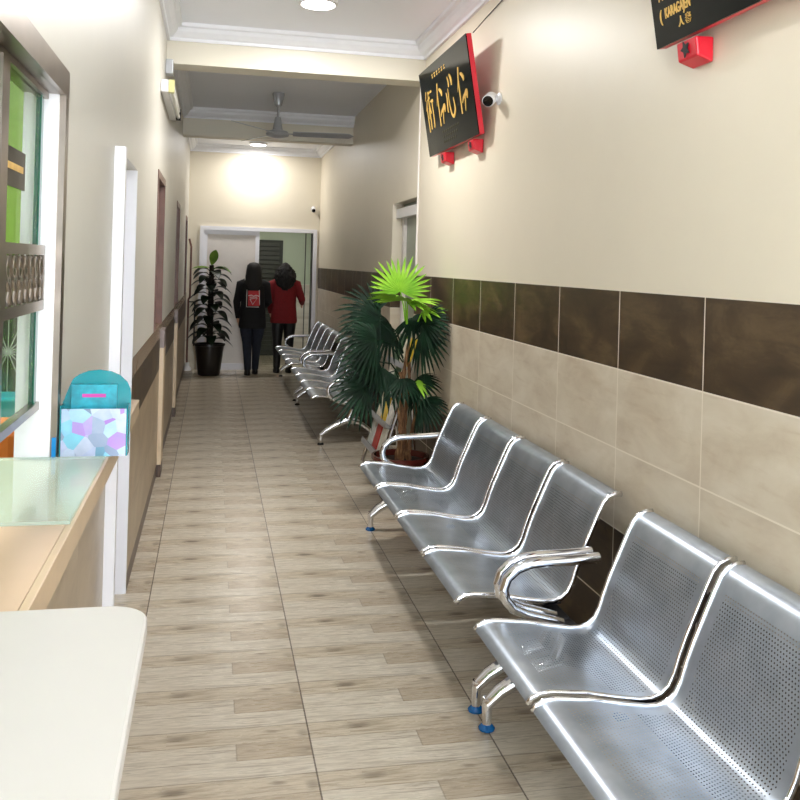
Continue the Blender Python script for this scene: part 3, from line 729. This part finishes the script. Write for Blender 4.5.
# ------------------------------------------------------------------ signs
GL = {
 'ren': [[(.38, 1, .07), (.27, .75, .06), (.06, .5, .015)], [(.27, .72, .05), (.25, .35, .055), (.24, 0, .08)], [(.50, .84, .04), (.62, .82, .09), (.80, .72, .13), (.74, .66, .05)], [(.40, .22, .03), (.55, .32, .08), (.75, .36, .09), (.97, .42, .16), (.92, .26, .05)], [(.75, .36, .07), (.66, .16, .05), (.62, .02, .02)]],
 'xin': [[(.10, .66, .03), (.16, .52, .09), (.06, .25, .06), (.12, .20, .02)], [(.34, .72, .03), (.32, .38, .06), (.45, .10, .08), (.68, .04, .09), (.90, .20, .09), (.82, .46, .04)], [(.40, .98, .03), (.50, .86, .09), (.46, .74, .04)], [(.66, 1.0, .04), (.82, .88, .14), (.80, .74, .05)]],
 'shu': [[(.24, 1, .05), (.16, .88, .05), (.04, .80, .02)], [(.26, .78, .05), (.16, .64, .05), (.02, .55, .02)], [(.16, .62, .05), (.15, .3, .05), (.17, 0, .07)], [(.32, .78, .03), (.48, .80, .05), (.62, .82, .06)], [(.48, .98, .04), (.47, .5, .06), (.45, .05, .06)], [(.47, .66, .05), (.38, .45, .04), (.30, .32, .02)], [(.50, .64, .04), (.60, .48, .05), (.66, .42, .02)], [(.56, .96, .05), (.62, .90, .05)], [(.72, .92, .03), (.84, .94, .05), (.94, .93, .06)], [(.70, .70, .03), (.84, .72, .05), (1, .70, .07)], [(.86, .70, .05), (.87, .4, .05), (.86, .04, .07), (.78, .10, .02)]],
}
def board_frame(bottom_x, top_x, z0, z1, ynear, yfar):
    up = Vector((top_x-bottom_x, 0, z1-z0)); h = up.length; up.normalize()
    right = Vector((0, -1, 0)); nrm = right.cross(up)           # faces the corridor (-x)
    o = Vector((bottom_x, yfar, z0))
    return o, right, up, nrm, yfar-ynear, h
def ribbon(mb, fr, strokes, ox, oy, w, h, thick=.002, base=.0):
    o, R_, U_, N_, _, _ = fr
    for st in strokes:
        # smooth the polyline
        P = []
        for i in range(len(st)-1):
            for k in range(4):
                t_ = k/4; P.append(tuple(st[i][j]*(1-t_)+st[i+1][j]*t_ for j in range(3)))
        P.append(st[-1])
        for _ in range(2): P = [P[0]]+[tuple((P[i-1][j]+2*P[i][j]+P[i+1][j])/4 for j in range(3)) for i in range(1, len(P)-1)]+[P[-1]]
        Lp, Rp = [], []
        for i, (x, y, ww) in enumerate(P):
            a = P[max(i-1, 0)]; b = P[min(i+1, len(P)-1)]; t_ = Vector(((b[0]-a[0])*w, (b[1]-a[1])*h)); t_ = t_.normalized() if t_.length else Vector((1, 0))
            c = Vector((ox+x*w, oy+y*h)); n_ = Vector((-t_.y, t_.x))*ww*.5*min(w, h)*1.25
            Lp.append(c+n_); Rp.append(c-n_)
        b0 = len(mb.v); n = len(P)
        for z in (base, base+thick):
            for a, c in zip(Lp, Rp):
                for p in (a, c): mb.v.append(tuple(o+R_*p.x+U_*p.y+N_*z))
        for i in range(n-1):
            q = b0+2*i; r = q+2*n
            mb.f += [(q, q+1, q+3, q+2), (r, r+2, r+3, r+1), (q, q+2, r+2, r), (q+1, r+1, r+3, q+3)]; mb.mi += [0]*4
        q = b0; r = b0+2*n; mb.f += [(q, r, r+1, q+1), (q+2*n-2, q+2*n-1, r+2*n-1, r+2*n-2)]; mb.mi += [0, 0]
def sign_board(label, fr, side_red=True):
    o, R_, U_, N_, w, h = fr
    t = thing('sign_board', label, 'sign', tuple(o))
    T = .028; mb = MB(); mb.prism([o, o+R_*w, o+R_*w+U_*h, o+U_*h], -N_*T)
    rel(mb.build('red_backing', M['red'], t), o)
    mb = MB(); e = .0; mb.prism([o+N_*.0005, o+R_*w+N_*.0005, o+R_*w+U_*h+N_*.0005, o+U_*h+N_*.0005], N_*.006)
    face = rel(mb.build('face_panel', M['black'], t), o)
    return t, face
def bracket(x, y, z, label):
    t = thing('sign_bracket', label, 'bracket', (x, y, z), 0, 'red sign brackets')
    mb = MB(); mb.prism([(-.028, .06, -.062), (.028, .06, -.080), (.028, .06, .0), (-.036, .06, -.002)], (0, -.12, 0)); mb.build('red_block', M['red'], t, bevel=.006)
    mb = MB(); cx, cz = -.0295, -.032
    star = []
    for k in range(10): a = PI*k/5; r = .030 if k % 2 == 0 else .015; star.append((cx-.006-.0, r*math.cos(a)*.9, cz+r*math.sin(a)*.9))
    mb.prism([(x_+ (z_-cz)*-.15, y_, z_) for x_, y_, z_ in star], (-.003, 0, 0)); o = mb.build('black_motif', M['rubber'], t); return t
fr1 = board_frame(1.455, 1.36, 2.325, 2.885, 4.84, 6.0)
s1, f1 = sign_board('black leaning signboard with four large gold Chinese characters on the right wall', fr1)
def txt_part(name, fn, parent, mat=None):
    mb = MB(); fn(mb); return rel(mb.build(name, mat or M['gold'], parent), fr_o)
fr_o = tuple(fr1[0])
for nm, key, ox in (('gold_character', 'shu', .085), ('gold_character', 'ren', .36), ('gold_character', 'xin', .60), ('gold_character', 'ren', .86)):
    txt_part(nm, lambda mb: ribbon(mb, fr1, GL[key], ox, .155, .20, .27, .003, .0066), f1)
def small(mb):
    for i in range(6):
        x = .33+i*.06
        ribbon(mb, fr1, [[(.1, .8, .12), (.9, .85, .12)], [(.5, 1, .12), (.45, 0, .12)], [(.1, .2, .12), (.9, .25, .12)]], x, .475, .035, .03, .002, .0066)
txt_part('small_gold_writing', small, f1)
def small2(mb):
    for r in range(3):
        for i in range(9-r): ribbon(mb, fr1, [[(.1, .7, .14), (.9, .75, .14)], [(.5, 1, .12), (.45, 0, .12)]], .42+i*.045, .105-r*.032, .022, .018, .002, .0066)
txt_part('faint_small_writing', small2, f1, simple('dull_gold', (90, 84, 58), .5))
fr2 = board_frame(1.455, 1.36, 2.325, 2.885, 1.35, 2.775)
s2, f2 = sign_board('black leaning signboard with gold lettering cut off by the top right edge', fr2)
def text_part(s, fr, ox, oy, size, parent, sx=1.0, mat=None):
    cu = bpy.data.curves.new('txt', 'FONT'); cu.body = s; cu.size = size; cu.extrude = .0012; cu.offset = size*.02
    o = bpy.data.objects.new('txt', cu); COL.objects.link(o)
    bpy.context.view_layer.update()
    me = bpy.data.meshes.new_from_object(o.evaluated_get(bpy.context.evaluated_depsgraph_get()))
    bpy.data.objects.remove(o); bpy.data.curves.remove(cu)
    o_, R_, U_, N_, _, _ = fr
    for v in me.vertices:
        c = v.co.copy(); v.co = R_*(ox+c.x*sx)+U_*(oy+c.y)+N_*(.0078+c.z)
    for p in list(me.materials): pass
    me.materials.clear(); ob = link('gold_lettering', me, mat or M['gold'], parent); return ob
text_part('KARAGAJEN', fr2, .080, .084, .046, f2, .62)
text_part('(', fr2, .045, .080, .052, f2, .9)
text_part('KLINIK', fr2, .06, .138, .050, f2, .7) if False else None
text_part('人 春', fr2, .155, .040, .034, f2, 1.0)
def tops(mb):
    for i in range(7): ribbon(mb, fr2, [[(.1, .1, .13), (.5, 1, .13), (.9, .1, .13)], [(.1, .4, .1), (.9, .4, .1)]], .05+i*.042, .140, .03, .04, .002, .0066)
fr_o = tuple(fr2[0]); txt_part('upper_gold_writing', tops, f2)
for (y, lab) in ((5.66, 'red bracket under the far end of the character signboard'), (5.02, 'red bracket under the near end of the character signboard'), (2.595, 'red bracket with black motif under the top right signboard')):
    bracket(1.488, y, 2.316, lab)
# thin wires holding the first board
tag(MB().tube([(1.45, 5.02, 2.94), (1.512, 4.95, 3.02), (1.515, 4.4, 3.06)], .003, 6).build('cable', M['rubber']), 'thin dark cable along the top of the right wall behind the signboard', 'cable')
tag(MB().tube([(XR-.008, 6.60, 1.51), (XR-.008, 6.60, 2.949)], .008, 8).build('conduit', M['offwhite']), 'thin white vertical conduit on the right wall beside the doorway', 'conduit')

# security cameras
def cctv(name, label, p, aim, sc=1):
    t = thing('security_camera', label, 'security camera', p)
    a = Vector(aim).normalized(); rot = a.to_track_quat('Z', 'Y').to_matrix()
    MB().lathe([(.035*sc, 0), (.038*sc, .008), (.02*sc, .02)], (0, 0, 0), 20, M3=Vector((-1, 0, 0)).to_track_quat('Z', 'Y').to_matrix() if abs(p[0]-XR) < .05 else Vector((0, -1, 0)).to_track_quat('Z', 'Y').to_matrix()).build('base', M['plastic'], t, smooth=True)
    off = Vector((-.06, 0, -.005))*sc if abs(p[0]-XR) < .05 else Vector((0, -.06, -.01))*sc
    MB().tube([(0, 0, 0), tuple(off)], .014*sc, 10).build('arm', M['plastic'], t, smooth=True)
    b = MB().lathe([(.026*sc, -.06*sc), (.034*sc, -.05*sc), (.036*sc, .05*sc), (.033*sc, .058*sc)], tuple(off), 24, M3=rot).build('body', M['plastic'], t, smooth=True)
    MB().lathe([(.030*sc, .0582*sc), (.030*sc, .062*sc), (.012*sc, .063*sc)], tuple(off), 24, M3=rot).build('lens', M['lens'], b, smooth=True)
    return t
cctv('c', 'white bullet security camera on the right wall beside the character signboard', (XR, 4.69, 2.50), (-.55, -1, -.45), .95)
cctv('c', 'small white security camera high on the end wall by the corner', (1.42, YF, 2.36), (-.1, -1, -.5), .9)

# ------------------------------------------------------------------ people (seen from behind, facing +y)
def skin_obj(name, nodes, edges, root, mat, parent, sub=2):
    keys = list(nodes); me = bpy.data.meshes.new(name)
    me.from_pydata([nodes[k][0] for k in keys], [(keys.index(a), keys.index(b)) for a, b in edges], [])
    o = bpy.data.objects.new(name, me); COL.objects.link(o)
    o.modifiers.new('s', 'SKIN'); sd = o.modifiers.new('u', 'SUBSURF'); sd.levels = sub; sd.render_levels = sub
    for i, k in enumerate(keys):
        r = nodes[k][1]; me.skin_vertices[0].data[i].radius = (r, r) if not hasattr(r, '__len__') else r
        me.skin_vertices[0].data[i].use_root = (k == root)
    bpy.context.view_layer.update()
    m2 = bpy.data.meshes.new_from_object(o.evaluated_get(bpy.context.evaluated_depsgraph_get()))
    bpy.data.objects.remove(o); m2.name = name
    return link(name, m2, mat, parent, smooth=True)
def curly_hair(t, low):
    bm = bmesh.new(); bmesh.ops.create_icosphere(bm, subdivisions=5, radius=1)
    for v in bm.verts:
        p = v.co.copy(); z = (p.z+1)/2          # 0 bottom .. 1 top
        w = .088+.05*math.sin(PI*min(1, (1-z)*.85)); k = 1+.22*noise.noise(p*5)+.14*noise.noise(p*13)
        v.co = Vector((p.x*w*1.15*k/max(.35, math.sqrt(1-p.z*p.z)+.12)*(math.sqrt(max(0, 1-p.z*p.z))+.05), p.y*.10*k-.03-(1-z)*.06, low+(1.59-low)*(z**.9)))
        if v.co.y > .055 and v.co.z < 1.535: v.co.y = .055
    me = bpy.data.meshes.new('hair'); bm.to_mesh(me); bm.free(); return link('hair', me, M['hair'], t, smooth=True)
def person(label, loc, sc, arms, top, legs, topmat, legmat, hemz, hairlong, curly):
    t = thing('person', label, 'person', loc); t.scale = (sc,)*3
    nd = {'pel': ((0, 0, .86), .11), 'sp': ((0, 0, 1.05), .095), 'ch': ((0, 0, 1.22), .105), 'nk': ((0, .005, 1.36), .047), 'hb': ((0, .02, 1.43), .062), 'hm': ((0, .02, 1.48), .078), 'ht': ((0, .015, 1.54), .06)}
    ed = [('pel', 'sp'), ('sp', 'ch'), ('ch', 'nk'), ('nk', 'hb'), ('hb', 'hm'), ('hm', 'ht')]
    for s, tg in ((-1, 'l'), (1, 'r')):
        sh, el, wr = arms[tg]
        nd['sh'+tg] = (sh, .05); nd['el'+tg] = (el, .038); nd['wr'+tg] = (wr, .025); ed += [('ch', 'sh'+tg), ('sh'+tg, 'el'+tg), ('el'+tg, 'wr'+tg)]
        d = (Vector(wr)-Vector(el)).normalized(); pal = Vector(wr)+d*.05; nd['pa'+tg] = (tuple(pal), .026); ed.append(('wr'+tg, 'pa'+tg))
        side = d.cross(Vector((1, 0, 0))).normalized()
        for i, fo in enumerate((-.027, -.009, .009, .027)):
            Lf = (.062, .075, .070, .055)[i]; k0, k1, k2 = 'f%s%da' % (tg, i), 'f%s%db' % (tg, i), 'f%s%dc' % (tg, i)
            c0 = pal+side*fo+d*.03; c1 = c0+d*Lf*.5; c2 = c1+(d*.7+Vector((-s*.6, 0, 0))).normalized()*Lf*.5
            nd[k0] = (tuple(c0), .009); nd[k1] = (tuple(c1), .008); nd[k2] = (tuple(c2), .007); ed += [('pa'+tg, k0), (k0, k1), (k1, k2)]
        c0 = Vector(wr)+d*.02+side*.028; c1 = c0+(side+d*.8).normalized()*.035; c2 = c1+d*.03
        nd['t0'+tg] = (tuple(c1), .009); nd['t1'+tg] = (tuple(c2), .008); ed += [('wr'+tg, 't0'+tg), ('t0'+tg, 't1'+tg)]
        hp, kn, an, to = legs[tg]
        nd['hp'+tg] = (hp, .085); nd['kn'+tg] = (kn, .055); nd['an'+tg] = (an, .036); nd['to'+tg] = (to, .03); ed += [('pel', 'hp'+tg), ('hp'+tg, 'kn'+tg), ('kn'+tg, 'an'+tg), ('an'+tg, 'to'+tg)]
    body = skin_obj('body', nd, ed, 'pel', M['skin'], t)
    # face
    MB().prism([(-.012, .093, 1.455), (.012, .093, 1.455), (0, .118, 1.458), (0, .092, 1.495)][:3], (0, -.004, .03)).build('nose', M['skin'], t)
    for s in (-1, 1):
        MB().lathe([(.001, -.01), (.009, 0), (.001, .01)], (s*.028, .088, 1.49), 10).build('eye', M['lens'], t, smooth=True)
        MB().loft([(s*.078, .01, 1.45, .006, .012), (s*.082, .01, 1.475, .009, .018), (s*.078, .01, 1.50, .006, .012)], 10).build('ear', M['skin'], t, smooth=True)
    MB().tube([(-.022, .088, 1.425), (0, .094, 1.423), (.022, .088, 1.425)], .005, 6).build('mouth', simple('lips', (150, 80, 76), .5), t, smooth=True)
    # top
    mb = MB(); mb.loft([(0, 0, hemz, .185, .14), (0, 0, hemz+.03, .19, .145), (0, 0, .98, .17, .13), (0, 0, 1.12, .175, .13), (0, 0, 1.24, .185, .125), (0, -.002, 1.31, .15, .105), (0, 0, 1.355, .085, .075), (0, 0, 1.385, .062, .06)], 24, wob=.05)
    for tg in 'lr':
        sh, el, wr = [Vector(v) for v in arms[tg]]; e2 = (el-sh).normalized()
        mb.tube([sh*.75+Vector((0, 0, sh.z*.25)), sh, sh+(el-sh)*.5, el, el+(wr-el)*.5, wr], [.085, .078, .060, .052, .046, .034], 14)
    tp = mb.build(top, topmat, t, smooth=True)
    # trousers + shoes
    mb = MB(); mb.loft([(0, 0, .76, .16, .125), (0, 0, .90, .165, .13), (0, 0, .98, .14, .11)], 20)
    for tg in 'lr':
        hp, kn, an, to = legs[tg]; mb.tube([(hp[0], hp[1], hp[2]+.06), hp, (hp[0], hp[1]*.5+kn[1]*.5, .62), kn, (an[0]*.5+kn[0]*.5, an[1]*.5+kn[1]*.5, .26), (an[0], an[1], .075)], [.09, .098, .085, .068, .055, .048], 14)
    mb.build('trousers', legmat, t, smooth=True)
    for tg in 'lr':
        hp, kn, an, to = legs[tg]
        mb = MB(); mb.loft([(an[0], an[1]+.06, 0, .045, .115), (an[0], an[1]+.06, .03, .048, .12), (an[0], an[1]+.04, .06, .042, .09), (an[0], an[1], .09, .04, .045)], 16); mb.build('shoe', M['shoe'], t, smooth=True)
    # hair
    w = .0 if curly else 0
    if curly: return t, tp, curly_hair(t, hairlong)
    rings = [(0, 0, 1.585, .02, .02), (0, .005, 1.575, .06, .065), (0, .0, 1.545, .092+w, .098), (0, -.008, 1.50, .104+w, .105), (0, -.03, 1.45, .108+w*2, .088), (0, -.05, 1.38, .112+w*2.4, .075), (0, -.07, 1.30, .115+w*2.6, .065), (0, -.085, hairlong+.06, .10+w*2, .05), (0, -.10, hairlong, .05+w, .03)]
    hr = MB().loft(rings, 28, wob=.28 if curly else .10).build('hair', M['hair'], t, smooth=True)
    return t, tp, hr
legs1 = {'l': ((-.085, 0, .80), (-.065, .03, .46), (-.05, -.02, .08), (-.055, .10, .03)), 'r': ((.085, 0, .80), (.07, .06, .46), (.06, .14, .09), (.065, .26, .04))}
arms1 = {'l': ((-.165, 0, 1.27), (-.225, -.03, 1.03), (-.20, .06, .80)), 'r': ((.165, 0, 1.27), (.215, -.01, 1.03), (.15, .18, .95))}
P1, T1, _ = person('person in black hoodie with red back print and dark jeans near the end door', (.56, 12.45, 0), .98, arms1, 'hoodie', legs1, M['hoodie'], M['jeans'], .66, 1.18, False)
mb = MB(); mb.box(-.075, .085, -.152, -.135, .98, 1.19); bp1 = mb.build('red_back_print', M['printred'], P1)
mb = MB()
def stroke(pts): mb.tube([(x, -.154, z) for x, z in pts], .0045, 6)
stroke([(-.095, 1.205), (-.095, .965), (.075, .965)]); stroke([(.075, 1.20), (.085, 1.0)]); stroke([(-.07, 1.12), (-.03, 1.13), (.0, 1.115), (.03, 1.13), (.075, 1.115)]); stroke([(-.05, 1.075), (.05, 1.09), (-.01, 1.0), (-.05, 1.075)]); stroke([(-.055, 1.10), (.045, 1.105)])
mb.build('white_print_lines', M['printwhite'], bp1)
legs2 = {'l': ((-.085, 0, .80), (-.085, .02, .46), (-.085, -.01, .08), (-.09, .11, .03)), 'r': ((.085, 0, .80), (.085, .03, .46), (.09, .0, .08), (.095, .12, .03))}
arms2 = {'l': ((-.165, 0, 1.27), (-.21, -.02, 1.03), (-.18, .12, .86)), 'r': ((.165, 0, 1.27), (.25, -.02, 1.06), (.27, .16, 1.00))}
P2, T2, _ = person('person with long curly black hair in a dark red jumper at the end door', (1.01, 12.72, 0), .985, arms2, 'jumper', legs2, M['redknit'], M['shoe'], .72, 1.16, True)
